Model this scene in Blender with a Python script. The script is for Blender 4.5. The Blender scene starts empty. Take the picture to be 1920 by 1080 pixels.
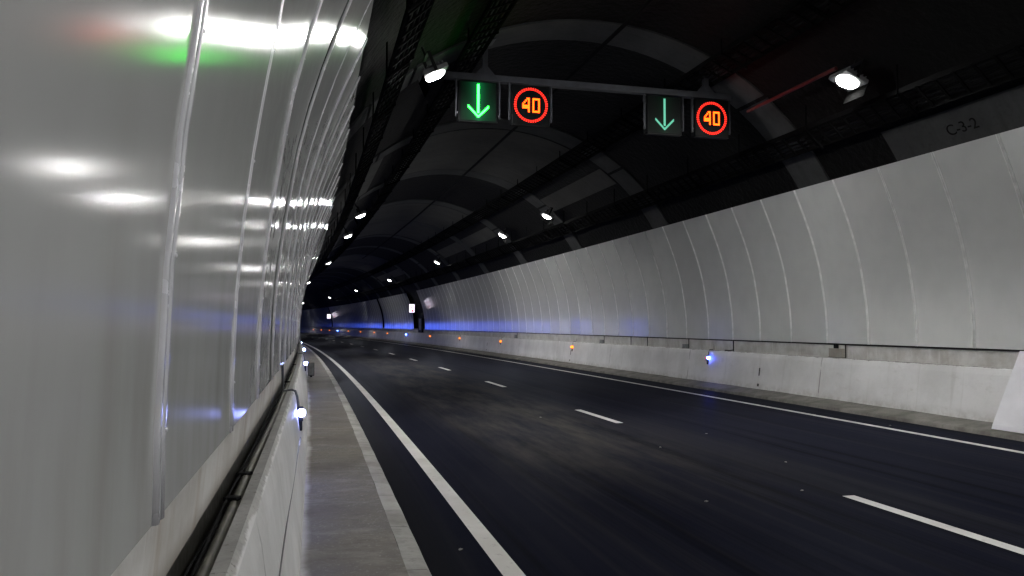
import bpy, bmesh, math, random
from mathutils import Vector, Matrix
random.seed(7)
S = bpy.context.scene
C = S.collection
PI = math.pi

# ------------------------------------------------------------------ alignment of the tunnel
K0, DK = 0.00092995, 3.386e-6            # curvature of the road (bends left), metres
T_MIN, T_MAX, DT = -45.0, 205.0, 0.25
_tab = {}
def _build_table():
    n0 = int(round(T_MIN / DT)); n1 = int(round(T_MAX / DT))
    th = lambda t: K0 * t + (DK * t * t / 2 if t > 0 else 0)
    x = y = 0.0
    _tab[0] = (0.0, 0.0, 0.0)
    for i in range(0, n1):
        a = (th(i * DT) + th((i + 1) * DT)) / 2
        x -= math.sin(a) * DT; y += math.cos(a) * DT
        _tab[i + 1] = (x, y, th((i + 1) * DT))
    x = y = 0.0
    for i in range(0, n0, -1):
        a = (th(i * DT) + th((i - 1) * DT)) / 2
        x += math.sin(a) * DT; y -= math.cos(a) * DT
        _tab[i - 1] = (x, y, th((i - 1) * DT))
_build_table()
def axis(t):
    t = max(T_MIN, min(T_MAX - DT, t))
    i = math.floor(t / DT); f = t / DT - i
    a = _tab[i]; b = _tab[i + 1]
    return tuple(a[k] + (b[k] - a[k]) * f for k in range(3))
def pt(t, s, z):
    x, y, h = axis(t)
    return Vector((x + s * math.cos(h), y + s * math.sin(h), z))
def frame(t, s, z):                       # local x = across to the right, y = along the road, z = up
    p = pt(t, s, z); h = axis(t)[2]
    return Matrix.Translation(p) @ Matrix.Rotation(h, 4, 'Z')

CEN = 4.667                               # tunnel centre line (metres right of the camera)
VR, VZ = 5.2, 1.5                         # vault circle
def mir(s): return 2 * CEN - s

# ------------------------------------------------------------------ object helpers
def link(name, me, mat=None, parent=None, M=None):
    o = bpy.data.objects.new(name, me); C.objects.link(o)
    if mat is not None:
        me.materials.clear()
        for m in (mat if isinstance(mat, (list, tuple)) else [mat]): me.materials.append(m)
    if parent is not None: o.parent = parent
    if M is not None: o.matrix_local = M
    return o
def thing(name, label, cat, M=None, group=None):
    o = bpy.data.objects.new(name, None); C.objects.link(o)
    o.empty_display_size = 0.2
    if M is not None: o.matrix_local = M
    o['label'] = label; o['category'] = cat
    if group: o['group'] = group
    return o
def tag(o, label, cat, group=None):
    o['label'] = label; o['category'] = cat
    if group: o['group'] = group
    return o

class MB:
    """collects shapes into one mesh"""
    def __init__(self): self.v = []; self.f = []; self.mi = []; self.sm = []; self.uv = {}
    def add(self, vs, fs, mi=0, smooth=False, uv=None):
        b = len(self.v); self.v += [tuple(p) for p in vs]
        for k, f in enumerate(fs):
            if uv is not None: self.uv[len(self.f)] = [uv[i] for i in f]
            self.f.append([b + i for i in f]); self.mi.append(mi); self.sm.append(smooth)
    def box(self, c, d, M=None, mi=0, ch=0.0):
        x, y, z = d[0] / 2, d[1] / 2, d[2] / 2
        if ch <= 0:
            vs = [Vector((sx * x, sy * y, sz * z)) for sx in (-1, 1) for sy in (-1, 1) for sz in (-1, 1)]
            fs = [(0, 1, 3, 2), (4, 6, 7, 5), (0, 4, 5, 1), (2, 3, 7, 6), (0, 2, 6, 4), (1, 5, 7, 3)]
        else:
            bm = bmesh.new(); bmesh.ops.create_cube(bm, size=1)
            for v in bm.verts: v.co = Vector((v.co.x * 2 * x, v.co.y * 2 * y, v.co.z * 2 * z))
            bmesh.ops.bevel(bm, geom=list(bm.edges), offset=ch, segments=2, affect='EDGES', profile=0.5)
            bm.verts.index_update()
            vs = [v.co.copy() for v in bm.verts]; fs = [tuple(v.index for v in f.verts) for f in bm.faces]; bm.free()
        vs = [v + Vector(c) for v in vs]
        if M is not None: vs = [M @ v for v in vs]
        self.add(vs, fs, mi)
    def tube(self, pts, r, n=8, mi=0, cap=True):
        pts = [Vector(p) for p in pts]; vs = []; fs = []
        up = Vector((0, 0, 1))
        for i, p in enumerate(pts):
            d = (pts[min(i + 1, len(pts) - 1)] - pts[max(i - 1, 0)]).normalized()
            u = up if abs(d.dot(up)) < 0.95 else Vector((1, 0, 0))
            a = d.cross(u).normalized(); b = d.cross(a).normalized()
            for k in range(n):
                an = 2 * PI * k / n
                vs.append(p + a * (r * math.cos(an)) + b * (r * math.sin(an)))
        for i in range(len(pts) - 1):
            for k in range(n):
                fs.append((i * n + k, i * n + (k + 1) % n, (i + 1) * n + (k + 1) % n, (i + 1) * n + k))
        if cap:
            fs.append(tuple(range(n))); fs.append(tuple(range((len(pts) - 1) * n, len(pts) * n))[::-1])
        self.add(vs, fs, mi, True)
    def dome(self, c, r, M=None, mi=0, n=10, squash=1.0):
        vs = []; fs = []; c = Vector(c)
        for i in range(5):
            a = PI / 2 * i / 4
            for k in range(n):
                b = 2 * PI * k / n
                vs.append(c + Vector((r * math.cos(a) * math.cos(b), r * math.cos(a) * math.sin(b), r * squash * math.sin(a))))
        for i in range(4):
            for k in range(n):
                fs.append((i * n + k, i * n + (k + 1) % n, (i + 1) * n + (k + 1) % n, (i + 1) * n + k))
        if M is not None: vs = [M @ v for v in vs]
        self.add(vs, fs, mi, True)
    def build(self, name, mat=None, parent=None, M=None):
        me = bpy.data.meshes.new(name); me.from_pydata(self.v, [], self.f)
        for i, p in enumerate(me.polygons):
            p.material_index = self.mi[i]; p.use_smooth = self.sm[i]
        if self.uv:
            l = me.uv_layers.new(name='UVMap')
            for i, p in enumerate(me.polygons):
                if i in self.uv:
                    for j, li in enumerate(p.loop_indices): l.data[li].uv = self.uv[i][j]
        me.validate(); me.update()
        return link(name, me, mat, parent, M)

def stations(t0, t1, step):
    n = max(1, int(math.ceil((t1 - t0) / step)))
    return [t0 + (t1 - t0) * i / n for i in range(n + 1)]
def sweep(mb, prof, t0, t1, step=2.0, mi=0, smooth=False, flip=False, jit=None):
    """prof: list of (s, z); u = t, v = running length across"""
    L = [0.0]
    for a, b in zip(prof, prof[1:]): L.append(L[-1] + math.hypot(b[0] - a[0], b[1] - a[1]))
    ts = stations(t0, t1, step); n = len(prof); vs = []; uv = []
    for t in ts:
        for (s, z), l in zip(prof, L):
            if jit: s, z = jit(t, s, z)
            vs.append(pt(t, s, z)); uv.append((t, l))
    fs = []
    for i in range(len(ts) - 1):
        for k in range(n - 1):
            q = (i * n + k, i * n + k + 1, (i + 1) * n + k + 1, (i + 1) * n + k)
            fs.append(q[::-1] if flip else q)
    mb.add(vs, fs, mi, smooth, uv)

# ------------------------------------------------------------------ materials
class NT:
    def __init__(self, name):
        self.m = bpy.data.materials.new(name); self.m.use_nodes = True
        self.t = self.m.node_tree; self.t.nodes.clear()
        self.out = self.n('ShaderNodeOutputMaterial')
    def n(self, typ, **kw):
        x = self.t.nodes.new(typ)
        for k, v in kw.items(): setattr(x, k, v)
        return x
    def l(self, a, b): self.t.links.new(a, b)
    def val(self, sock, v):
        if hasattr(v, 'is_output'): self.l(v, sock)
        else: sock.default_value = v
    def math(self, op, a, b=None, c=None, clamp=False):
        x = self.n('ShaderNodeMath', operation=op, use_clamp=clamp)
        self.val(x.inputs[0], a)
        if b is not None: self.val(x.inputs[1], b)
        if c is not None: self.val(x.inputs[2], c)
        return x.outputs[0]
    def mix(self, f, a, b, typ='MIX'):
        x = self.n('ShaderNodeMix', data_type='RGBA', blend_type=typ)
        self.val(x.inputs[0], f)
        self.val(x.inputs[6], a if hasattr(a, 'is_output') else (*a, 1)); self.val(x.inputs[7], b if hasattr(b, 'is_output') else (*b, 1))
        return x.outputs[2]
    def ramp(self, v, lo, hi, a=0.0, b=1.0):
        x = self.n('ShaderNodeMapRange', interpolation_type='SMOOTHSTEP')
        self.val(x.inputs[0], v)
        for i, q in enumerate((lo, hi, a, b)): x.inputs[1 + i].default_value = q
        return x.outputs[0]
    def coord(self, kind='Object', scale=(1, 1, 1)):
        tc = self.n('ShaderNodeTexCoord'); mp = self.n('ShaderNodeMapping')
        mp.inputs['Scale'].default_value = scale
        self.l(tc.outputs[kind], mp.inputs[0]); return mp.outputs[0]
    def noise(self, vec, scale=1, detail=4, rough=0.55, w=None):
        x = self.n('ShaderNodeTexNoise')
        self.l(vec, x.inputs['Vector'])
        x.inputs['Scale'].default_value = scale; x.inputs['Detail'].default_value = detail; x.inputs['Roughness'].default_value = rough
        return x.outputs['Fac']
    def sep(self, vec):
        x = self.n('ShaderNodeSeparateXYZ'); self.l(vec, x.inputs[0]); return x.outputs
    def bump(self, h, strength=0.3, dist=0.02):
        x = self.n('ShaderNodeBump'); x.inputs['Strength'].default_value = strength; x.inputs['Distance'].default_value = dist
        self.l(h, x.inputs['Height']); return x.outputs[0]
    def bsdf(self, col, rough=0.6, metal=0.0, spec=0.5, normal=None, coat=0.0, coat_r=0.1):
        x = self.n('ShaderNodeBsdfPrincipled')
        self.val(x.inputs['Base Color'], col if hasattr(col, 'is_output') else (*col, 1))
        self.val(x.inputs['Roughness'], rough); self.val(x.inputs['Metallic'], metal)
        x.inputs['Specular IOR Level'].default_value = spec
        x.inputs['Coat Weight'].default_value = coat; x.inputs['Coat Roughness'].default_value = coat_r
        if normal is not None: self.l(normal, x.inputs['Normal'])
        self.l(x.outputs[0], self.out.inputs[0]); return self.m

def plain(name, col, rough=0.5, metal=0.0, spec=0.5, var=0.25, scale=6):
    q = NT(name); v = q.coord(); f = q.noise(v, scale, 5)
    c = q.mix(q.ramp(f, .3, .7), tuple(k * (1 - var) for k in col), tuple(min(1, k * (1 + var)) for k in col))
    return q.bsdf(c, q.ramp(f, .2, .8, max(0.05, rough - .08), min(1, rough + .08)), metal, spec)
def emit(name, col, strength):
    q = NT(name); e = q.n('ShaderNodeEmission'); e.inputs[0].default_value = (*col, 1); e.inputs[1].default_value = strength
    q.l(e.outputs[0], q.out.inputs[0]); return q.m

def mat_panel(name='enamel_panel', k=1.0, grime=.45):
    q = NT(name)
    oi = q.n('ShaderNodeObjectInfo'); v = q.coord()
    f = q.noise(v, 1.3, 3); z = q.sep(q.coord())[2]
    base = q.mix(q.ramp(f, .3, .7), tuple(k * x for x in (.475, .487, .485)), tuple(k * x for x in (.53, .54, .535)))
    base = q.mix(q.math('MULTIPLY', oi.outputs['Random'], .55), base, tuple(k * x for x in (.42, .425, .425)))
    # a little road grime towards the foot of the panel
    g = q.math('MULTIPLY', q.ramp(z, .0, .8, 1, 0), q.ramp(q.noise(q.coord('Object', (3, 3, .6)), 2.0, 5), .4, .75))
    base = q.mix(q.math('MULTIPLY', g, grime), base, (.25, .235, .21))
    wob = q.bump(q.noise(q.coord('Object', (.6, .6, 1.0)), 1.0, 1), .10, .006)
    r = q.ramp(q.noise(v, 9, 4), .3, .8, .13, .16)
    return q.bsdf(base, r, 0, .14, wob)
def mat_barrier():
    q = NT('painted_barrier'); uv = q.coord('UV'); s = q.sep(uv); t = s[0]; v = s[1]
    n1 = q.noise(q.coord('Object', (1, 1, 1)), 1.1, 6, .6); n2 = q.noise(q.coord('Object'), 7, 6, .65)
    paint = q.mix(q.ramp(n1, .3, .7), (.58, .58, .58), (.72, .72, .725))
    paint = q.mix(q.math('MULTIPLY', q.ramp(q.noise(q.coord('Object', (.7, .7, 1.6)), 4.5, 8, .7), .56, .72), .3), paint, (.40, .385, .36))
    st = q.noise(q.coord('UV', (9, .5, 1)), 1, 5)                         # runs down the face
    paint = q.mix(q.math('MULTIPLY', q.ramp(st, .55, .8), .35), paint, (.36, .35, .33))
    foot = q.math('MULTIPLY', q.ramp(v, .0, .22, 1, 0), q.ramp(n2, .25, .7))
    paint = q.mix(q.math('MULTIPLY', foot, .6), paint, (.27, .25, .22))
    jt = q.math('ABSOLUTE', q.math('SUBTRACT', q.math('FRACT', q.math('DIVIDE', t, 5.4)), .5))
    jl = q.math('MULTIPLY', q.ramp(jt, .0, .0045, 1, 0), q.ramp(q.noise(uv, 3.0, 4), .42, .58))
    paint = q.mix(q.math('MULTIPLY', jl, .75), paint, (.06, .06, .06))
    conc = q.mix(q.ramp(n2, .3, .72), (.20, .198, .185), (.42, .415, .40))
    conc = q.mix(q.math('MULTIPLY', q.ramp(q.noise(q.coord(), 31, 5, .7), .58, .68), .8), conc, (.07, .065, .055))
    n3 = q.noise(q.coord('Object'), 3.3, 8, .7)
    edge = q.math('ADD', v, q.math('MULTIPLY', q.math('SUBTRACT', n3, .5), .085))
    f = q.ramp(edge, .800, .812)
    c = q.mix(f, paint, conc)
    b = q.bump(q.noise(q.coord(), 22, 6), .25, .01)
    return q.bsdf(c, q.ramp(n2, .3, .7, .38, .6), 0, .5, b)
def mat_conc(name, a, b, sc=3.0, rough=.75, streak=True, bump=.35):
    q = NT(name); v = q.coord(); n = q.noise(v, sc, 8, .62); n2 = q.noise(v, sc * 9, 6)
    c = q.mix(q.ramp(n, .3, .72), a, b)
    c = q.mix(q.math('MULTIPLY', q.ramp(n2, .5, .75), .35), c, tuple(k * .45 for k in a))
    if streak:
        st = q.noise(q.coord('UV', (7, .6, 1)), 1, 5)
        c = q.mix(q.math('MULTIPLY', q.ramp(st, .5, .75), .4), c, tuple(k * .55 for k in a))
    return q.bsdf(c, rough, 0, .4, q.bump(n2, bump, .01))
def mat_walk():
    q = NT('walkway_concrete'); uv = q.coord('UV'); s = q.sep(uv); t = s[0]; v = s[1]
    vo = q.coord(); n = q.noise(vo, 1.6, 8, .65); n2 = q.noise(vo, 13, 7, .6)
    c = q.mix(q.ramp(n, .28, .72), (.040, .034, .027), (.155, .137, .110))
    c = q.mix(q.math('MULTIPLY', q.ramp(n2, .46, .68), .7), c, (.075, .066, .055))
    c = q.mix(q.math('MULTIPLY', q.ramp(q.noise(vo, 45, 4, .7), .56, .7), .6), c, (.30, .285, .26))
    # lime streaks running across the slab
    ac = q.noise(q.coord('Object', (1.6, 3.2, 1)), 1.0, 8, .7)
    c = q.mix(q.math('MULTIPLY', q.ramp(ac, .5, .7), .55), c, (.27, .255, .23))
    wet = q.noise(vo, .8, 4, .6)
    c = q.mix(q.math('MULTIPLY', q.ramp(wet, .48, .66), .6), c, (.05, .043, .036))
    # white paint overspray near the barrier foot
    sp = q.ramp(q.math('ADD', v, q.math('MULTIPLY', q.math('SUBTRACT', n, .5), .12)), .0, .075, 1, 0)
    c = q.mix(q.math('MULTIPLY', sp, .8), c, (.55, .545, .54))
    jt = q.math('ABSOLUTE', q.math('SUBTRACT', q.math('FRACT', q.math('DIVIDE', t, 4.2)), .5))
    c = q.mix(q.math('MULTIPLY', q.ramp(jt, 0, .003, 1, 0), .7), c, (.04, .038, .034))
    return q.bsdf(c, q.ramp(n, .3, .7, .55, .8), 0, .45, q.bump(n2, .4, .012))
def mat_kerb():
    q = NT('kerb_stone'); uv = q.coord('UV'); s = q.sep(uv); t = s[0]; v = s[1]
    vo = q.coord(); n = q.noise(vo, 2.2, 7, .65); n2 = q.noise(vo, 17, 6)
    c = q.mix(q.ramp(n, .3, .7), (.17, .165, .15), (.34, .335, .315))
    c = q.mix(q.math('MULTIPLY', q.ramp(n2, .52, .75), .5), c, (.10, .095, .085))
    wn = q.n('ShaderNodeTexWhiteNoise', noise_dimensions='1D'); q.l(q.math('FLOOR', t), wn.inputs['W'])
    c = q.mix(q.math('MULTIPLY', q.ramp(wn.outputs[0], .6, .9), .4), c, (.45, .44, .42))
    jt = q.math('ABSOLUTE', q.math('SUBTRACT', q.math('FRACT', t), .5))
    c = q.mix(q.math('MULTIPLY', q.ramp(jt, .0, .012, 1, 0), .8), c, (.035, .033, .03))
    return q.bsdf(c, .7, 0, .4, q.bump(n2, .5, .012))
def mat_road():
    q = NT('asphalt'); uv = q.coord('UV'); s = q.sep(uv); t = s[0]; v = s[1]
    vo = q.coord(); n = q.noise(q.coord('UV', (.16, .75, 1)), 1.0, 6, .6); agg = q.noise(vo, 90, 3, .7)
    mid = q.noise(vo, 5.0, 7, .65)
    c = q.mix(q.ramp(n, .3, .7), (.0068, .0074, .014), (.0125, .0130, .0205))
    wear = q.noise(q.coord('UV', (.035, 5.5, 1)), 1.0, 6, .7)
    c = q.mix(q.ramp(wear, .45, .7, 0, .55), c, (.024, .0235, .026))
    c = q.mix(q.ramp(q.noise(q.coord('UV', (.05, 3.1, 1)), 1.3, 3, .6), .5, .72, 0, .7), c, (.0035, .0036, .005))
    # pale dust lying along the middle of the left lane
    lane = q.math('MULTIPLY', q.ramp(v, 1.0, 1.8), q.ramp(v, 3.2, 4.2, 1, 0))
    along = q.math('MULTIPLY', q.ramp(t, 5.0, 11.0), q.ramp(t, 26.0, 48.0, 1, .35))
    dust = q.math('MULTIPLY', q.math('MULTIPLY', lane, along), q.ramp(q.noise(q.coord('UV', (.4, 1.9, 1)), 1.0, 8, .7), .3, .78))
    c = q.mix(q.math('MULTIPLY', dust, .85), c, (.058, .054, .046))
    # polished wheel strip beside the dashes
    st = q.math('MULTIPLY', q.ramp(v, 3.55, 3.9), q.ramp(v, 4.35, 4.75, 1, 0))
    c = q.mix(q.math('MULTIPLY', q.math('MULTIPLY', st, q.ramp(n, .3, .65)), .5), c, (.022, .022, .026))
    gut = q.math('MAXIMUM', q.ramp(v, 7.9, 8.4), q.ramp(v, .35, .1))
    c = q.mix(q.math('MULTIPLY', gut, .7), c, (.010, .010, .011))
    c = q.mix(q.ramp(agg, .62, .8, 0, .55), c, (.02, .02, .022))
    r = q.ramp(mid, .3, .7, .28, .42)
    r = q.math('ADD', r, q.math('MULTIPLY', dust, .25))
    b = q.bump(agg, .25, .004)
    d = q.n('ShaderNodeBsdfDiffuse'); q.l(c, d.inputs[0]); q.l(b, d.inputs['Normal'])
    gl = q.n('ShaderNodeBsdfGlossy'); q.l(r, gl.inputs['Roughness']); q.l(b, gl.inputs['Normal']); gl.inputs[0].default_value = (.8, .85, 1, 1)
    lw = q.n('ShaderNodeLayerWeight'); lw.inputs[0].default_value = .5
    fr = q.math('ADD', .0012, q.math('MULTIPLY', q.math('POWER', lw.outputs['Facing'], 13), .075))
    mx = q.n('ShaderNodeMixShader'); q.l(fr, mx.inputs[0]); q.l(d.outputs[0], mx.inputs[1]); q.l(gl.outputs[0], mx.inputs[2])
    q.l(mx.outputs[0], q.out.inputs[0]); return q.m
def mat_halo_cover(name, k):
    q = NT(name); s = q.sep(q.coord())
    ax = q.math('ABSOLUTE', s[0]); lo = q.ramp(s[2], -.05, .12, 1, 0)
    d = q.math('MINIMUM', q.math('DIVIDE', ax, .075), q.math('DIVIDE', q.math('SQRT', q.math('ADD', q.math('POWER', ax, 2), q.math('POWER', q.math('ABSOLUTE', q.math('ADD', s[2], .18)), 2))), .12))
    g = q.math('POWER', 2.718, q.math('MULTIPLY', d, -1))
    e = q.n('ShaderNodeEmission'); e.inputs[0].default_value = (.03, 1, .3, 1); q.l(q.math('MULTIPLY', g, k * 4), e.inputs[1])  # green halo around the arrow, put into the cover as emission
    p = q.n('ShaderNodeBsdfPrincipled'); p.inputs['Base Color'].default_value = (.003, .004, .004, 1); p.inputs['Roughness'].default_value = .5; p.inputs['Specular IOR Level'].default_value = .08
    a = q.n('ShaderNodeAddShader'); q.l(e.outputs[0], a.inputs[0]); q.l(p.outputs[0], a.inputs[1]); q.l(a.outputs[0], q.out.inputs[0]); return q.m
def mat_line():
    q = NT('road_paint'); v = q.coord(); n = q.noise(v, 14, 7, .68); n1 = q.noise(v, 1.2, 3)
    c = q.mix(q.ramp(n1, .3, .7), (.46, .45, .42), (.58, .57, .55))
    c = q.mix(q.ramp(n, .56, .74, 0, .6), c, (.12, .115, .11))
    return q.bsdf(c, .55, 0, .5, q.bump(n, .2, .004))
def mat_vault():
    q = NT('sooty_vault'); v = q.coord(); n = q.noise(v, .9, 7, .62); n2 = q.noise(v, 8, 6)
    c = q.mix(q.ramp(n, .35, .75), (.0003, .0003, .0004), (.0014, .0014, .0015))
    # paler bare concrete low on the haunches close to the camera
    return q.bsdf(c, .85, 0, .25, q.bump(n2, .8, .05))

M_panel = mat_panel('enamel_panel', .90); M_panelR = mat_panel('brightened_enamel_panel', 1.32, .0); M_barrier = mat_barrier(); M_walk = mat_walk(); M_kerb = mat_kerb()  # same enamel both sides; right copy brightened in colour to imitate stronger light
M_road = mat_road(); M_line = mat_line(); M_vault = mat_vault()
def mat_plinth(name='plinth_concrete', k=1.0):
    q = NT(name); v = q.coord(); uv = q.coord('UV', (5, .8, 1)); n = q.noise(v, 2.2, 8, .65); n2 = q.noise(v, 20, 6); st = q.noise(uv, 1, 6, .65); st2 = q.noise(q.coord('UV', (17, 1.5, 1)), 1, 5)
    c = q.mix(q.ramp(n, .3, .7), (.45, .435, .41), (.66, .655, .64))
    c = q.mix(q.math('MULTIPLY', q.ramp(st, .5, .7), .55 * k), c, (.30, .225, .15))
    c = q.mix(q.math('MULTIPLY', q.ramp(st2, .54, .72), .5), c, (.72, .72, .71))
    c = q.mix(q.math('MULTIPLY', q.ramp(q.sep(v)[2], 1.03, .96), .6 if k == 1 else 0), c, (.16, .125, .085))
    return q.bsdf(c, .6, 0, .4, q.bump(n2, .35, .008))
M_plinth = mat_plinth(); M_plinth2 = mat_plinth('pale_plinth_concrete', .25)
M_rkerb = mat_conc('dusty_kerb', (.085, .082, .072), (.19, .185, .165), 2.4)
M_band = mat_conc('arch_band_concrete', (.044, .046, .048), (.068, .070, .072), 1.4, .85)
M_crown = mat_conc('crown_concrete', (.058, .058, .056), (.082, .082, .079), .8, .85)
M_strip = plain('strip_metal', (.66, .66, .70), .24, .15, .5, .12)
M_strip2 = plain('thin_strip_metal', (.86, .87, .86), .35, .0, .5, .12)  # right wall strips, colour lightened to imitate the light they catch
M_bolt = plain('bolt_steel', (.75, .75, .78), .18, 1.0)
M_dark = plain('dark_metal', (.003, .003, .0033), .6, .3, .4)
M_tray = plain('dusty_tray_steel', (.0035, .0035, .0038), .9, 0, .04)
M_stencil = plain('faded_stencil', (.016, .016, .0155), .9, 0, 0)
M_matt = plain('matt_black_sheet', (.0006, .0006, .0006), .9, 0, 0)
M_blackm = plain('black_cable', (.006, .006, .007), .85, 0, .08)
M_galv = plain('galvanised_steel', (.03, .032, .04), .5, .1)
M_grey = plain('grey_plastic', (.22, .225, .23), .5)
M_conduit = plain('grey_conduit', (.10, .105, .11), .5)
M_white = plain('white_concrete_paint', (.66, .66, .70), .5, 0, .5, .06, 3)
M_red = plain('red_pipe_paint', (.10, .005, .007), .5)
M_gutter = plain('wet_gutter_dirt', (.015, .014, .011), .35, 0, .5, .5, 25)
M_pipe = plain('mud_coated_pipe', (.10, .095, .075), .6, 0, .4, .4, 14)
M_face = plain('sign_cover', (.003, .0035, .004), .5, 0, .08)
M_scrap = plain('pale_grit', (.20, .195, .18), .8)
def mat_lens(name, peak):
    q = NT(name); v = q.coord(); s = q.sep(v)
    r = q.math('SQRT', q.math('ADD', q.math('POWER', q.math('ABSOLUTE', s[0]), 2), q.math('POWER', q.math('ABSOLUTE', s[1]), 2)))
    g = q.math('POWER', 2.718, q.math('MULTIPLY', q.math('POWER', q.math('DIVIDE', r, .062), 2), -1))      # LED cluster behind a diffusing glass
    h = q.math('POWER', 2.718, q.math('MULTIPLY', q.math('DIVIDE', r, .045), -1))
    e = q.n('ShaderNodeEmission'); e.inputs[0].default_value = (1, .99, .965, 1)
    q.l(q.math('ADD', q.math('MULTIPLY', g, peak), q.math('MULTIPLY', h, peak * .02)), e.inputs[1])
    q.l(e.outputs[0], q.out.inputs[0]); return q.m
M_lens = mat_lens('floodlight_lens', 5600)
M_lensB = mat_lens('bright_floodlight_lens', 7500)
M_lensF = mat_lens('dim_floodlight_lens', 2500)
M_gL = emit('green_led', (.017, 1.0, .036), 27)
M_gR = emit('pale_green_led', (.16, .62, .42), 1.3)
M_rled = emit('red_led', (1.0, .024, .014), 4)
M_oled = emit('amber_led', (1.0, .052, .003), 10)
M_blue = emit('blue_marker_glow', (.06, .13, 1.0), 1000)
M_blueR = emit('blue_beacon_glow', (.04, .09, 1.0), 170)
M_blueL = emit('blue_white_marker_glow', (.26, .32, 1.0), 190)
M_orange = emit('orange_marker_glow', (1.0, .22, .02), 3.6)
M_sign = emit('lit_sign_face', (.9, .82, 1.0), 2.2)
M_signred = emit('lit_sign_red', (.8, .04, .12), 1.2)

# ------------------------------------------------------------------ road, markings, kerbs, walkway
TA, TB = -34.0, 195.0
m = MB(); sweep(m, [(.66, 0), (2.5, 0), (4.6, 0), (6.5, 0), (8.98, 0)], TA, TB, 2.0, flip=True)
road = m.build('road', M_road); road['kind'] = 'structure'
for s, w in ((1.167, .132), (8.17, .12)):
    m = MB(); sweep(m, [(s - w / 2, .004), (s + w / 2, .004)], TA, TB, 1.0, flip=True); m.build('edge_line', M_line, road)
for k in range(-2, 24):
    a = 4.24 + 7.36 * k
    m = MB(); sweep(m, [(4.58 - .06, .004), (4.58 + .06, .004)], a, a + 1.98, 1.0, flip=True); m.build('lane_dash', M_line, road)
def kj(t, s, z): return (s + .003 * math.sin(t * 5.1) * math.sin(t * 1.7), z + .003 * math.sin(t * 3.3 + s * 9))
m = MB(); sweep(m, [(.668, -.02), (.655, .06), (.63, .125), (.612, .14), (.50, .146)], TA, TB, .25, flip=True, smooth=True, jit=kj)
kl = m.build('kerb', M_kerb); kl['kind'] = 'structure'
m = MB(); sweep(m, [(-.09, .15), (.2, .15), (.498, .149)], TA, TB, 1.0, flip=True)
wk = m.build('walkway', M_walk); wk['kind'] = 'structure'
m = MB(); sweep(m, [(8.965, -.02), (8.975, .05), (9.0, .062), (9.2, .085), (9.42, .135)], TA, TB, .25, flip=True, smooth=True, jit=kj)
kr = m.build('kerb', M_rkerb); kr['kind'] = 'structure'

# ------------------------------------------------------------------ barriers
def barrier(side):
    f = (lambda s: s) if side < 0 else mir
    b = MB()
    prof = [(-.058, .10), (-.075, .15), (-.165, .80), (-.185, .885), (-.205, .908), (-.244, .906), (-.248, .80)]
    sweep(b, [(f(s), z) for s, z in prof], TA, TB, 1.0, smooth=False, flip=side > 0)
    return b
o = barrier(-1).build('barrier', M_barrier)
tag(o, 'low white painted concrete barrier running along the left walkway', 'barrier')
g = MB(); sweep(g, [(-.248, .80), (-.318, .80), (-.318, .955), (-.309, .966)], TA, TB, 2.0); g.build('gutter', M_gutter, o)
o = barrier(1).build('barrier', M_barrier)
tag(o, 'low white painted concrete barrier along the right side of the road', 'barrier')
g = MB(); sweep(g, [(mir(-.248), .80), (mir(-.31), .80)], TA, TB, 2.0, flip=True); g.build('gutter', M_gutter, o)

for t in (15.6, 28.1, 41.0):
    m = MB(); m.box((0, 0, 0), (.012, .035, .17), frame(t, mir(-.121), .50) @ Matrix.Rotation(.12, 4, 'Y')); m.build('drain_slot', M_gutter, o)
    m = MB(); m.box((0, 0, 0), (.012, .06, .06), frame(t, mir(-.082), .215) @ Matrix.Rotation(.12, 4, 'Y')); m.build('drain_hole', M_gutter, o)
# pipe lying in the left gutter, black hoses over it
m = MB()
m.tube([pt(t, -.270 + .002 * math.sin(t * 1.3), .882 + .004 * math.sin(t * 2)) for t in stations(-2, 60, .5)], .0175, 10)
tag(m.build('gutter_pipe', M_pipe), 'muddy pipe lying in the dark gutter below the left wall', 'pipe')
m = MB()
for t0 in (2.95, 3.42, 8.8, 12.6):
    a = random.uniform(.03, .06)
    m.box((0, 0, 0), (.05, a, .014), frame(t0, -.280, .90) @ Matrix.Rotation(random.uniform(-.5, .5), 4, 'Z'), ch=.003)
for k in range(3):
    m.tube([pt(t, -.308 + .007 * k + .004 * math.sin(t * 3 + k), .885 + .014 * math.sin(t * 1.3 + 2 * k)) for t in stations(-1, 40, .25)], .0042, 6)
tag(m.build('black_cable', M_blackm), 'black cables with clips lying in the gutter at the foot of the left wall', 'cable')
# thin cable along the left barrier face
m = MB()
m.tube([pt(t, -.115 - .0135 * math.sin(t * .37), .52 + .03 * math.sin(t * .5) + .012 * math.sin(t * 2.1)) for t in stations(2, 7.4, .25)], .0032, 6)
tag(m.build('thin_cable', M_conduit), 'thin dark cable drooping along the face of the left barrier', 'cable')

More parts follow.
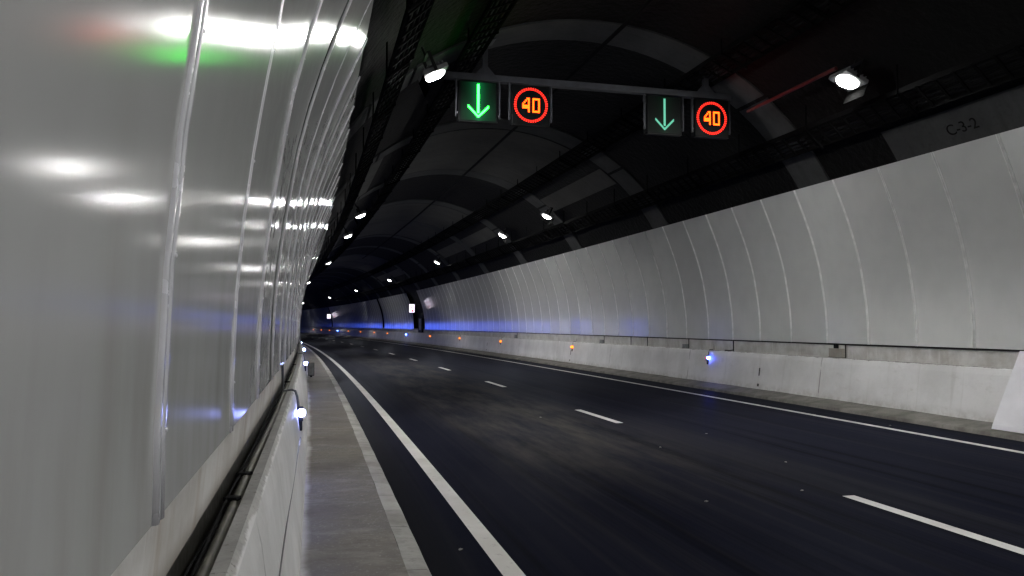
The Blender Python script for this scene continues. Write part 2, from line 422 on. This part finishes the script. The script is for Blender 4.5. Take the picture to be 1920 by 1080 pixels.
# ------------------------------------------------------------------ panelled side walls
W = 1.1614
PROF = [(0, 1.17), (0.0, 1.33), (.008, 1.6), (.025, 1.83), (.052, 2.05), (.09, 2.3), (.135, 2.56), (.20, 2.83), (.275, 3.08), (.37, 3.36), (.475, 3.63), (.58, 3.88), (.675, 4.10)]
def panel_mesh(length, side, name='wall_panel'):
    """local: x across (wall leans toward the road), y along, z up from the foot"""
    m = MB(); d = .012
    sg = 1 if side < 0 else -1
    n = len(PROF)
    def patch(rows):                      # rows: (y, inset); own vertices, so the fold at the edge stays crisp
        vs = []; fs = []
        for y, inn in rows:
            for (x, z) in PROF: vs.append((sg * (x - inn), y, z - 1.17))
        for j in range(len(rows) - 1):
            for k in range(n - 1):
                q = (j * n + k, j * n + k + 1, (j + 1) * n + k + 1, (j + 1) * n + k)
                fs.append(q if side > 0 else q[::-1])
        m.add(vs, fs, 0, True)
    patch([(.010, 0), (length / 2, 0), (length - .010, 0)])
    patch([(.004, d), (.010, 0)]); patch([(length - .010, 0), (length - .004, d)])
    for kk in (0, n - 1):                 # folded returns at foot and head
        x, z = PROF[kk]; z -= 1.17
        m.add([(sg * x, .01, z), (sg * x, length - .01, z), (sg * (x - .035), length - .01, z), (sg * (x - .035), .01, z)], [(0, 1, 2, 3)])
    return m
def strip_mesh(side):
    m = MB(); sg = 1 if side < 0 else -1
    n = len(PROF)
    cross = [(-.038, -.004), (-.036, .008), (-.031, .012), (-.016, .012), (-.010, .008), (-.008, -.004), (.008, -.004), (.010, .008), (.016, .012), (.031, .012), (.036, .008), (.038, -.004)]
    cross = [(y * .75, h * .8) for y, h in cross] if side > 0 else [(y * .9, h * .8) for y, h in cross]
    vs = []; fs = []
    for k, (x, z) in enumerate(PROF):
        a = PROF[max(k - 1, 0)]; b = PROF[min(k + 1, n - 1)]
        tx, tz = b[0] - a[0], b[1] - a[1]; L = math.hypot(tx, tz); nx, nz = tz / L, -tx / L
        for (y, h) in cross: vs.append((sg * (x + nx * h), y, z + nz * h - 1.17))
    c = len(cross)
    for k in range(n - 1):
        for j in range(c - 1):
            q = (k * c + j, k * c + j + 1, (k + 1) * c + j + 1, (k + 1) * c + j)
            fs.append(q if side < 0 else q[::-1])
    fs.append(tuple(range(c)) if side > 0 else tuple(range(c))[::-1])
    gi = [i for i in range(len(fs) - 1) if i % (c - 1) in (4, 5, 6)]
    m.add(vs, [f for i, f in enumerate(fs) if i not in gi], 0, True); m.add(vs, [fs[i] for i in gi], 2, False)
    # bolt heads on the ridges
    for z0 in (1.32, 1.62, 2.02, 2.38, 2.74, 3.1, 3.45, 3.8, 4.0):
        for k in range(n - 1):
            if PROF[k][1] <= z0 <= PROF[k + 1][1]:
                f = (z0 - PROF[k][1]) / (PROF[k + 1][1] - PROF[k][1]); x = PROF[k][0] + f * (PROF[k + 1][0] - PROF[k][0])
                R = Matrix.Translation((sg * (x + .0095), .022, z0 - 1.17)) @ Matrix.Rotation(sg * PI / 2, 4, 'Y')
                m.dome((0, 0, 0), .005, R, 1, 8, .8)
    return m
GAPS = [(59.6, 64.3), (79.4, 80.9), (119.2, 120.6)]
def wall(side):
    base_s = -.262 if side < 0 else mir(-.262)
    tj = 1.4626 if side < 0 else 9.9637
    root = thing('panelled_wall', 'tall wall of glossy pale grey panels close on the left, leaning over the walkway' if side < 0 else
                 'tall wall of pale grey panels curving away along the right side of the road', 'wall', frame(0, base_s, 0))
    inv = frame(0, base_s, 0).inverted()
    g = MB(); 
    pp = [(-.309, .965), (-.300, 1.08), (-.290, 1.215)] if side < 0 else [(-.276, .80), (-.274, 1.0), (-.270, 1.215)]
    sweep(g, [(s if side < 0 else mir(s), z) for s, z in pp], TA, TB, 2.0, flip=side > 0)
    o = g.build('plinth', M_plinth if side < 0 else M_plinth2, root, inv)
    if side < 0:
        g = MB(); sweep(g, [(-.266, 1.172), (-.266, 1.164), (-.29, 1.164)], TA, TB, 2.0, flip=True); g.build('foot_shadow_strip', M_dark, root, inv)  # dark strip standing in for the shadow gap under the left panels
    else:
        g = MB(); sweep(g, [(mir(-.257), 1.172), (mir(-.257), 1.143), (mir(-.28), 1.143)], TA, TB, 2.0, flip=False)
        g.build('foot_shadow_strip', M_dark, root, inv)  # black strip drawn as the shade line below the right panels
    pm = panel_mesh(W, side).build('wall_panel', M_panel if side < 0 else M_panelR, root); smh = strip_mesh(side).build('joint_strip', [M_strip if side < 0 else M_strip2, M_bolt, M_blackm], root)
    first = True
    r = random.Random(3 if side < 0 else 5)
    stuff_t = []
    for k in range(int((TA - tj) / W), int((TB - 4 - tj) / W)):
        t = tj + k * W
        if side > 0 and any(a < t + W / 2 < b for a, b in GAPS): continue
        if not (-1 <= k < 99):
            stuff_t.append(t); continue
        M = inv @ frame(t, base_s, 1.17)
        tilt = Matrix.Rotation(r.gauss(0, .0028 if side < 0 else .0012), 4, 'Z') @ Matrix.Rotation(r.gauss(0, .0035 if side < 0 else .0012), 4, 'Y')
        if first: p, st = pm, smh; first = False
        else:
            p = pm.copy(); C.objects.link(p); st = smh.copy(); C.objects.link(st)
        p.parent = root; p.matrix_local = M @ tilt
        if side < 0 and k == 3: p.matrix_local = M @ tilt @ Matrix.Translation((0, .10, 0)) @ Matrix.Diagonal((1, (W - .10) / W, 1, 1))
        st.parent = p; st.matrix_local = tilt.inverted()
    # the remaining far (and behind-the-viewer) panels as one continuous part
    m = MB()
    src = panel_mesh(W, side); ss = strip_mesh(side)
    for t in stuff_t:
        F = inv @ frame(t, base_s, 1.17)
        m.add([F @ Vector(v) for v in src.v], src.f, 0, True)
        if -8 < t: m.add([F @ Vector(v) for v in ss.v], ss.f, 1, True)
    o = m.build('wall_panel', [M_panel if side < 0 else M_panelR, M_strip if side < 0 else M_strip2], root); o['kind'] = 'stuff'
    return root
wallL = wall(-1); wallR = wall(1)

# ------------------------------------------------------------------ vault
def arc(r, a0, a1, n):                    # angles from the crown, positive to the right
    return [(CEN + r * math.sin(a0 + (a1 - a0) * i / n), VZ + r * math.cos(a0 + (a1 - a0) * i / n)) for i in range(n + 1)]
m = MB(); A = math.radians(98)
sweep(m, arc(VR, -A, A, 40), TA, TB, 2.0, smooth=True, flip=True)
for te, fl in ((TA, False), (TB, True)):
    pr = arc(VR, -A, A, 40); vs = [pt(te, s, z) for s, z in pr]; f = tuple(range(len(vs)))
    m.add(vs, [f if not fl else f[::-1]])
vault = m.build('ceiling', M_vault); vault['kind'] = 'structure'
ANG = math.asin(2.25 / VR)
LIM = math.radians(62)
for k in range(-3, 14):
    tc = 13.1 + 6.65 * k
    m = MB()
    for a0, a1 in ((-LIM, -LIM + .235), (-LIM + .25, -.66), (-.645, -.46), (-.43, .43), (.46, .645), (.66, LIM - .25), (LIM - .235, LIM)):
        pr = arc(VR - .035, a0, a1, max(3, int((a1 - a0) * 18)))
        sweep(m, pr, tc - .46, tc + .46, .46, smooth=True, flip=True)
        for tt, ff in ((tc - .46, True), (tc + .46, False)):
            p2 = pr + arc(VR + .01, a0, a1, len(pr) - 1)[::-1]; vs = [pt(tt, s, z) for s, z in p2]; f = tuple(range(len(vs)))
            m.add(vs, [f if ff else f[::-1]])
    m.build('arch_band', M_band, vault)
for a, b in ((20.35, 25.95), (33.65, 45.6), (60, 72)):
    m = MB(); sweep(m, arc(VR - .025, -ANG + .03, ANG - .03, 14), a, b, 1.0, smooth=True, flip=True)
    m.build('crown_panel', M_crown, vault)
    m = MB()
    for sg in (-1, 1): sweep(m, arc(VR - .025, sg * .60, sg * .72, 5) if sg > 0 else arc(VR - .025, -.72, -.60, 5), a, b, 1.0, smooth=True, flip=True)
    m.build('haunch_panel', M_crown, vault)
# bare concrete strip low on the right haunch with its stencilled mark
m = MB(); sweep(m, arc(VR - .03, math.radians(53), math.radians(60.5), 6), 4.0, 10.9, .5, smooth=True, flip=True)
m.build('haunch_panel', M_band, vault)
def text_part(txt, size, mat, parent, M):
    cu = bpy.data.curves.new('stencil_text', 'FONT'); cu.body = txt; cu.size = size; cu.align_x = 'CENTER'; cu.align_y = 'CENTER'; cu.extrude = .002
    tmp = bpy.data.objects.new('tmp', cu); C.objects.link(tmp)
    me = bpy.data.meshes.new_from_object(tmp.evaluated_get(bpy.context.evaluated_depsgraph_get()))
    bpy.data.objects.remove(tmp); bpy.data.curves.remove(cu)
    return link('stencil_text', me, mat, parent, M)
bpy.context.view_layer.update()
def on_vault(t, ang, off):
    p = pt(t, CEN + (VR - off) * math.sin(ang), VZ + (VR - off) * math.cos(ang)); h = axis(t)[2]
    F = Matrix.Rotation(h, 4, 'Z')
    # text x runs towards the viewer (-y), y up the vault, z inward
    X = F @ Vector((0, -1, 0)); Z = F @ Vector((-math.sin(ang), 0, -math.cos(ang))); Y = Z.cross(X)
    R = Matrix(((X.x, Y.x, Z.x, p.x), (X.y, Y.y, Z.y, p.y), (X.z, Y.z, Z.z, p.z), (0, 0, 0, 1)))
    return R
text_part('C-3-2', .24, M_stencil, vault, on_vault(9.45, math.radians(56.5), .036))

# ------------------------------------------------------------------ cable trays, cables, fire main
def tray(s, z, tilt, width, label, t0=-12, t1=110):
    root = thing('cable_tray', label, 'cable tray', frame(0, s, z)); inv = frame(0, s, z).inverted()
    m = MB()
    for sg in (-1, 1):
        pr = [(s + sg * width / 2 * math.cos(tilt) + x, z + sg * width / 2 * math.sin(tilt) + y) for x, y in ((-.012, -.04), (.012, -.04), (.012, .04), (-.012, .04), (-.012, -.04))]
        sweep(m, pr, t0, t1, 2.0)
    t = t0
    while t < min(t1, 70):
        m.box((0, 0, -.02), (width, .045, .02), frame(t, s, z) @ Matrix.Rotation(-tilt, 4, 'Y')); t += .33
    m.build('ladder', M_tray, root, inv)
    m = MB()
    for k in range(4):
        o = (k - 1.5) * width * .2
        m.tube([pt(t, s + o * math.cos(tilt) + .012 * math.sin(t * .7 + k), z + o * math.sin(tilt) + .012) for t in stations(t0, t1, 1.5)], .022, 6)
    m.build('cable', M_blackm, root, inv)
    t = 1.0
    while t < 62:
        F = frame(t, s, z); m = MB(); pl = []
        for sg in (-1, 1):
            x = sg * width * .56 * math.cos(tilt); zz = sg * width * .56 * math.sin(tilt); so = s + x
            ztop = VZ + math.sqrt(max(.1, VR * VR - (so - CEN) ** 2)) - z
            m.tube([(x, 0, zz - .06), (x, 0, ztop)], .013, 6); pl.append((x, 0, zz - .045))
        m.tube(pl, .02, 6)
        m.build('hanger', M_tray, root, inv @ F); t += 2.2
    return root
tray(2.50, 6.02, .42, .46, 'black cable ladder under the ceiling crown, on the side of the green arrow')
tray(6.83, 6.02, -.42, .46, 'black cable ladder under the ceiling crown, on the right beyond the signs')
tray(.98, 4.72, .75, .40, 'black cable ladder hung high above the left wall panels')
tray(8.36, 4.78, -.75, .40, 'black cable ladder hung high above the right wall panels')
m = MB(); m.tube([pt(t, 7.62, 5.40) for t in stations(10.4, 12.9, .5)], .03, 10)
tag(m.build('fire_main', M_red), 'red pipe running under the ceiling beside the near right floodlight', 'pipe')
m = MB(); m.tube([pt(t, 4.9, 6.45) for t in stations(-4, 60, 1)], .035, 8)
tag(m.build('ceiling_cable', M_blackm), 'single black cable strung along the crown of the ceiling', 'cable')

# ------------------------------------------------------------------ floodlights
def floodlight(t, side, label):
    s = 1.67 if side < 0 else 7.78; z = 5.2
    ang = math.asin((s - CEN) / VR)
    M = frame(t, s, z) @ Matrix.Rotation(ang * .7, 4, 'Y')      # local z = outward to the vault
    root = thing('floodlight', label, 'floodlight', M, 'floodlights in two rows under the ceiling')
    h = MB(); h.box((0, 0, .03), (.40, .44, .07), ch=.012)
    for k in range(6): h.box((-.15 + .06 * k, 0, .085), (.012, .38, .05))
    h.build('housing', M_grey, root)
    l = MB(); l.dome((0, 0, 0), .175, Matrix.Translation((0, 0, -.006)) @ Matrix.Rotation(PI, 4, 'X'), 0, 24, .34)
    l.build('lens', M_lensB if t in (1.5, -3.5) else (M_lens if t < (40 if side < 0 else 20) else M_lensF), root)
    v = MB(); v.box((side * .207, 0, -.105), (.010, .46, .22)); v.build('added_visor', M_matt, root)  # added to block lamp light from the wall on its own side
    b = MB(); top = VR - math.hypot(s - CEN, z - VZ) - .0
    for sg in (-1, 1): b.box((0, sg * .235, .14), (.05, .012, .30))
    b.box((0, 0, .285), (.05, .482, .012)); b.tube([(0, 0, .28), (0, 0, max(.4, top))], .02, 8)
    b.build('bracket', M_dark, root)
    return root
LR = [(-18, 'floodlight of the left row, well behind the viewer'), (-3.5, 'floodlight of the left row, just behind the viewer'),
      (11.6, 'floodlight seen edge-on, glowing just left of the green arrow sign'),
      (27.3, 'warm white floodlight in the left row, the highest one below the near signs'),
      (33.7, 'warm white floodlight in the left row, second below the near signs'),
      (48.8, 'small floodlight in the left row, third below the near signs'),
      (72.0, 'tiny far floodlight in the left row, closest to the left wall edge')]
RR = [(-20, 'floodlight of the right row, well behind the viewer'), (1.5, 'unseen floodlight of the right row, added overhead to light the near left side'),  # the nearer lamp is out of view, added to brighten the near left side
      (10.35, 'big dazzling floodlight at upper right, above the right wall panels'),
      (25.75, 'bright floodlight of the right row, next one beyond the dazzling lamp'),
      (31.7, 'floodlight of the right row, third from the dazzling near one'),
      (46.4, 'floodlight of the right row, fourth from the dazzling near one'),
      (65.7, 'small floodlight of the right row, fifth from the dazzling near one'),
      (87, 'tiny floodlight of the right row, sixth from the dazzling near one'),
      (110, 'tiny floodlight of the right row, seventh and farthest but one'),
      (138, 'faintest floodlight of the right row, low beside the left wall edge')]
for t, l in LR: floodlight(t, -1, l)
for t, l in RR: floodlight(t, 1, l)

# ------------------------------------------------------------------ sign gantry and its signs
GT = 13.05
g = thing('sign_gantry', 'steel beam hung from the ceiling on two posts, carrying four lit signs', 'gantry', frame(GT, CEN, 5.69))
m = MB(); m.box((.05, .03, 0), (5.3, .10, .10), ch=.008); m.box((.05, .03, -.058), (5.3, .13, .014)); m.build('beam', M_galv, g)
for s in (2.76, 6.87):
    x = s - CEN; zt = VZ + math.sqrt(VR ** 2 - x * x) - 5.69
    m = MB(); m.box((x, .03, (zt + .05) / 2), (.085, .085, zt - .05)); m.build('post', M_galv, g)
    for sg in (-1, 1):
        m = MB()
        m.add([(x + sg * .043, .0, .052), (x + sg * .17, .0, .052), (x + sg * .043, .0, .19), (x + sg * .043, .06, .052), (x + sg * .17, .06, .052), (x + sg * .043, .06, .19)],
              [(0, 1, 2), (3, 5, 4), (0, 3, 4, 1), (1, 4, 5, 2), (0, 2, 5, 3)])
        m.build('brace', M_galv, g)
    m = MB(); m.box((x, .03, zt - .07), (.34, .34, .02), Matrix.Translation((x, .03, zt - .07)) @ Matrix.Rotation(math.asin(x / VR), 4, 'Y') @ Matrix.Translation((-x, -.03, -(zt - .07))))
    m.build('ceiling_plate', M_galv, g)

def quad(m, x0, x1, z0, z1, y): m.add([(x0, y, z0), (x1, y, z0), (x1, y, z1), (x0, y, z1)], [(0, 1, 2, 3)])
def sign_body(s, name, label, cat):
    r = thing(name, label, cat, frame(GT, s, 5.265))
    m = MB(); m.box((0, .07, 0), (.68, .16, .69), ch=.015); m.build('cabinet', M_face, r)
    for sg in (-1, 1):
        m = MB(); m.box((sg * .372, .03, .06), (.028, .05, .66), ch=.006); m.box((sg * .352, .03, -.2), (.02, .03, .03)); m.box((sg * .352, .03, .2), (.02, .03, .03)); m.build('frame_bar', M_galv, r)
    m = MB(); m.box((0, .02, -.352), (.66, .10, .012)); m.build('drip_rail', M_dark, r)
    return r
def dots(m, pts, d, y=-.013):
    for x, z in pts: quad(m, x - d / 2, x + d / 2, z - d / 2, z + d / 2, y)
def arrow(s, label, mat, glow):
    r = sign_body(s, 'lane_signal', label, 'lane signal')
    m = MB(); quad(m, -.30, .30, -.325, .325, -.0112); m.build('cover', glow, r)
    P = []; p = .019
    n = int(.50 / p)
    for i in range(n):
        for j in (-.5, .5): P.append((j * p * 1.05, .285 - i * p))
    for k in range(11):
        for w in (0, 1):
            x = (k + .5) * p * .86; z = -.272 + (k + .5) * p * .86 + w * p * 1.25
            for sg in (-1, 1): P.append((sg * x, z))
    m = MB(); dots(m, P, p * .93); m.build('arrow', mat, r)
def speed(s, label):
    r = sign_body(s, 'speed_sign', label, 'speed sign')
    m = MB(); n = 44
    for rr in (.268, .290):
        for k in range(n):
            a = 2 * PI * k / n
            c, sn = math.cos(a), math.sin(a); d = .0195
            vs = [(rr * c + (u * c - v * sn) * d / 2, -.013, rr * sn + (u * sn + v * c) * d / 2) for u, v in ((-1, -1), (1, -1), (1, 1), (-1, 1))]
            m.add(vs, [(0, 1, 2, 3)])
    m.build('ring', M_rled, r)
    four = ['...##', '..###', '.##.#', '##.##', '##.##', '#####', '...##', '...##']
    four = ['...##', '..#.#', '.#..#', '#...#', '#####', '#####', '....#', '....#']
    zero = ['#####', '#...#', '#...#', '#...#', '#...#', '#...#', '#...#', '#####']
    for g_, x0 in ((four, -.152), (zero, .028)):
        m = MB(); P = []
        for i, row in enumerate(g_):
            for j, ch in enumerate(row):
                if ch == '#': P.append((x0 + .0125 + j * .0255, .108 - i * .031))
        for x, z in P: quad(m, x - .0135, x + .0135, z - .0145, z + .0145, -.013)
        m.build('digit', M_oled, r)
arrow(2.64, 'bright green down arrow signal over the left lane', M_gL, mat_halo_cover('painted_halo_cover', .05))
speed(3.56, 'red ring speed sign reading 40 beside the bright green arrow')
arrow(6.04, 'paler green down arrow signal over the right lane', M_gR, mat_halo_cover('dim_painted_halo_cover', .0035))
speed(6.97, 'red ring speed sign reading 40 at the right end of the gantry')

# ------------------------------------------------------------------ marker lights on the barriers
def marker(t, side, color, label, group):
    zc = .70; face = -.151
    M = frame(t, face if side < 0 else mir(face), zc)
    sg = 1 if side < 0 else -1            # local +x*sg points into the road
    r = thing('marker_light', label, 'marker light', M, group)
    m = MB(); m.box((sg * .022, 0, 0), (.056, .07, .13), ch=.008); m.box((sg * .018, 0, -.105), (.05, .055, .09), ch=.006); m.build('housing', M_dark, r)
    for d, mt in ((-1, color), (1, M_orange if color is M_orange else M_signred)):
        l = MB(); l.dome((0, 0, 0), .036 if color is not M_orange else .05, Matrix.Translation((sg * .034, d * .035, .012)) @ Matrix.Rotation(PI / 2 * (1 if d < 0 else -1), 4, 'X'), 0, 12, .6); l.build('lens', mt, r)
    m = MB()
    pts = [(sg * .010, .0, .06), (sg * -.006, .0, .155), (sg * -.022, 0, .205), (sg * -.05, 0, .217), (sg * -.10, -.02, .215), (sg * -.128, -.05, .22), (sg * -.135, -.05, .47)]
    m.tube(pts, .011, 8); m.build('conduit', M_conduit, r)
    return r
ordn = ['first', 'second', 'third', 'fourth', 'fifth', 'sixth', 'seventh', 'eighth', 'ninth', 'tenth', 'eleventh', 'twelfth', 'thirteenth', 'fourteenth', 'fifteenth', 'sixteenth', 'seventeenth', 'eighteenth', 'nineteenth']
ro = 0; rb = 0
RT = [17.9, 27.95, 38.3, 47.7, 57.2, 67.3, 77.1, 85.2, 94.8, 104.5, 113.9, 121.3, 129.3, 137.5]
for i, t in enumerate(RT):
    if i % 5 == 0:
        marker(t, 1, M_blueR, 'blue marker light on the right barrier, %s blue one from the near end' % ordn[rb], 'marker lights on the right barrier'); rb += 1
    else:
        marker(t, 1, M_orange, 'orange marker light on the right barrier, %s orange one from the near end' % ordn[ro], 'marker lights on the right barrier'); ro += 1
for i in range(19):
    marker(7.5 + 9.55 * i, -1, M_blueL if i < 4 else M_blue, 'blue-white marker light on the left barrier, %s from the near end' % ordn[i], 'marker lights on the left barrier')

# ------------------------------------------------------------------ fittings under the right wall
def jbox(t, label, w, h, two=False):
    r = thing('junction_box', label, 'junction box', frame(t, mir(-.245), .905), 'boxes on the ledge of the right barrier')
    m = MB(); m.box((0, 0, h / 2 + .004), (.06, w, h), ch=.006); m.build('box', M_grey if not two else M_plinth, r)
    m = MB(); m.box((-.002, 0, .004), (.075, w * 1.06, .012)); m.build('bracket', M_dark, r)
    m = MB(); m.tube([(.0, -w / 2 - .06, .0), (0, -w / 2 - .06, .262)], .011, 8); m.build('conduit', M_dark, r)
    if two:
        m = MB(); m.box((.005, .02, h + .045), (.05, .10, .09), ch=.01); m.build('plug', M_blackm, r)
jbox(13.15, 'pale box with black plug on the right barrier ledge, nearest box', .40, .17, True)
jbox(19.3, 'small grey box on the right barrier ledge, between the blue light and the near wall', .26, .11)
jbox(25.3, 'small grey box on the right barrier ledge, beside the first orange light', .30, .12)
jbox(36.0, 'dark square box on the right barrier ledge, farther along past the first orange light', .35, .16)
for t, l in ((22.9, 'dark vertical conduit under the right wall, left one of a close pair'), (21.7, 'dark vertical conduit under the right wall, right one of a close pair'), (16.9, 'bent dark conduit under the right wall just right of the near blue light')):
    m = MB(); m.tube([(0, 0, -.005), (0, 0, .262)], .013, 8)
    if 'bent' in l: m.tube([(0, 0, .03), (-.02, .14, .012), (-.03, .34, .012)], .014, 8)
    tag(m.build('conduit_pipe', M_dark, None, frame(t, mir(-.255), .905)), l, 'conduit')

# sloped white block at the right edge
W0, W1 = 5.2, 9.17
m = MB(); sweep(m, [(9.07, .09), (9.09, .15), (9.585, 1.155), (9.62, 1.16), (9.62, .5)], W0, W1, 1.0, flip=True)
vs = [pt(W1, s, z) for s, z in ((9.07, .09), (9.09, .15), (9.585, 1.155), (9.62, 1.16), (9.62, .09))]; m.add(vs, [(0, 1, 2, 3, 4)])
vs = [pt(W0, s, z) for s, z in ((9.07, .09), (9.09, .15), (9.585, 1.155), (9.62, 1.16), (9.62, .09))]; m.add(vs, [(4, 3, 2, 1, 0)])
tag(m.build('sloped_block', M_white), 'smooth white sloping block standing against the right barrier at the near end', 'concrete block')

# ------------------------------------------------------------------ emergency niche: cabinet and lit signs
r = thing('emergency_cabinet', 'dark upright cabinet in the gap of the right wall, below the lit sign', 'cabinet', frame(61.2, mir(-.30), .93))
m = MB(); m.box((-.02, 0, .55), (.30, 1.5, 1.1), ch=.02); m.build('body', M_dark, r)
m = MB(); m.box((-.18, -.1, .62), (.012, .7, .85)); m.build('door', M_grey, r)
m = MB(); m.box((-.20, .18, .6), (.02, .05, .16)); m.build('handle', M_galv, r)
def litsign(t, s, z, w, h, label):
    r = thing('lit_sign', label, 'lit sign', frame(t, s, z))
    m = MB(); m.box((0, .05, 0), (w + .06, .09, h + .06), ch=.01); m.build('case', M_dark, r)
    m = MB(); quad(m, -w / 2, w / 2, -h / 2, h / 2, .0); m.build('face', M_sign, r)
    m = MB(); quad(m, -w * .12, w * .12, h * .02, h * .22, -.004); quad(m, -w * .02, w * .3, -h * .42, -h * .18, -.004); m.build('symbol', M_signred, r)
    m = MB(); m.box((.4, .05, h / 2), (.9, .03, .03)); m.build('bracket', M_dark, r)
litsign(60.6, 8.72, 2.78, .40, .62, 'small glowing white and red sign on the right wall beside the dark gap')
litsign(119.0, 9.0, 2.75, .5, .6, 'tiny glowing white sign far down the right wall')

# small plate standing on the left walkway
r = thing('plate_stand', 'small grey framed plate on a foot, standing on the left walkway', 'plate stand', frame(21.5, .02, .15))
m = MB(); m.box((.02, 0, .20), (.13, .012, .30)); m.build('plate', M_grey, r)
m = MB()
for x in (-.05, .09): m.box((x, -.002, .20), (.012, .022, .33))
m.box((.02, -.002, .362), (.15, .02, .012)); m.box((.02, -.002, .042), (.15, .02, .012)); m.build('frame', M_dark, r)
m = MB(); m.box((.02, 0, .018), (.05, .14, .036), ch=.005); m.build('foot', M_blackm, r)

# ------------------------------------------------------------------ scraps of grit on the asphalt
rr = random.Random(11)
for (t, s) in ((6.52, 4.32), (9.2, 4.15), (10.2, 5.3), (7.9, 5.05), (12.6, 3.6), (5.35, .95), (10.4, 8.45), (6.3, 3.25)):
    bm = bmesh.new(); bmesh.ops.create_icosphere(bm, subdivisions=1, radius=1)
    for v in bm.verts: v.co = Vector((v.co.x * rr.uniform(.008, .024), v.co.y * rr.uniform(.006, .022), max(-.002, v.co.z * rr.uniform(.005, .012))))
    me = bpy.data.meshes.new('grit'); bm.to_mesh(me); bm.free()
    tag(link('grit', me, M_scrap, None, frame(t, s, .003)), 'tiny pale scrap of grit lying on the dark asphalt', 'grit', 'scraps of grit on the road')

# ------------------------------------------------------------------ world, camera, render
w = bpy.data.worlds.new('World'); S.world = w; w.use_nodes = True
bg = w.node_tree.nodes['Background']; bg.inputs[0].default_value = (.02, .025, .04, 1); bg.inputs[1].default_value = .02
cam = bpy.data.cameras.new('camera'); co = bpy.data.objects.new('camera', cam); C.objects.link(co)
YAW, PIT, ROL = 0.236408, 0.046645, 0.0020055
fw = Vector((math.sin(YAW) * math.cos(PIT), math.cos(YAW) * math.cos(PIT), math.sin(PIT)))
rt0 = Vector((math.cos(YAW), -math.sin(YAW), 0)); up0 = rt0.cross(fw)
rt = rt0 * math.cos(ROL) + up0 * math.sin(ROL); up = -rt0 * math.sin(ROL) + up0 * math.cos(ROL)
co.matrix_world = Matrix(((rt.x, up.x, -fw.x, 0), (rt.y, up.y, -fw.y, 0), (rt.z, up.z, -fw.z, 1.5), (0, 0, 0, 1)))
cam.sensor_width = 36; cam.lens = 36 * 1500 / 1920; cam.clip_start = .05; cam.clip_end = 600
S.camera = co
S.view_settings.view_transform = 'Standard'; S.view_settings.look = 'None'; S.view_settings.exposure = 0
S.cycles.use_denoising = True
S.cycles.max_bounces = 8; S.cycles.diffuse_bounces = 5; S.cycles.glossy_bounces = 4
S.cycles.sample_clamp_indirect = 6.0; S.cycles.sample_clamp_direct = 0
S.cycles.caustics_reflective = True
S.cycles.use_light_tree = True
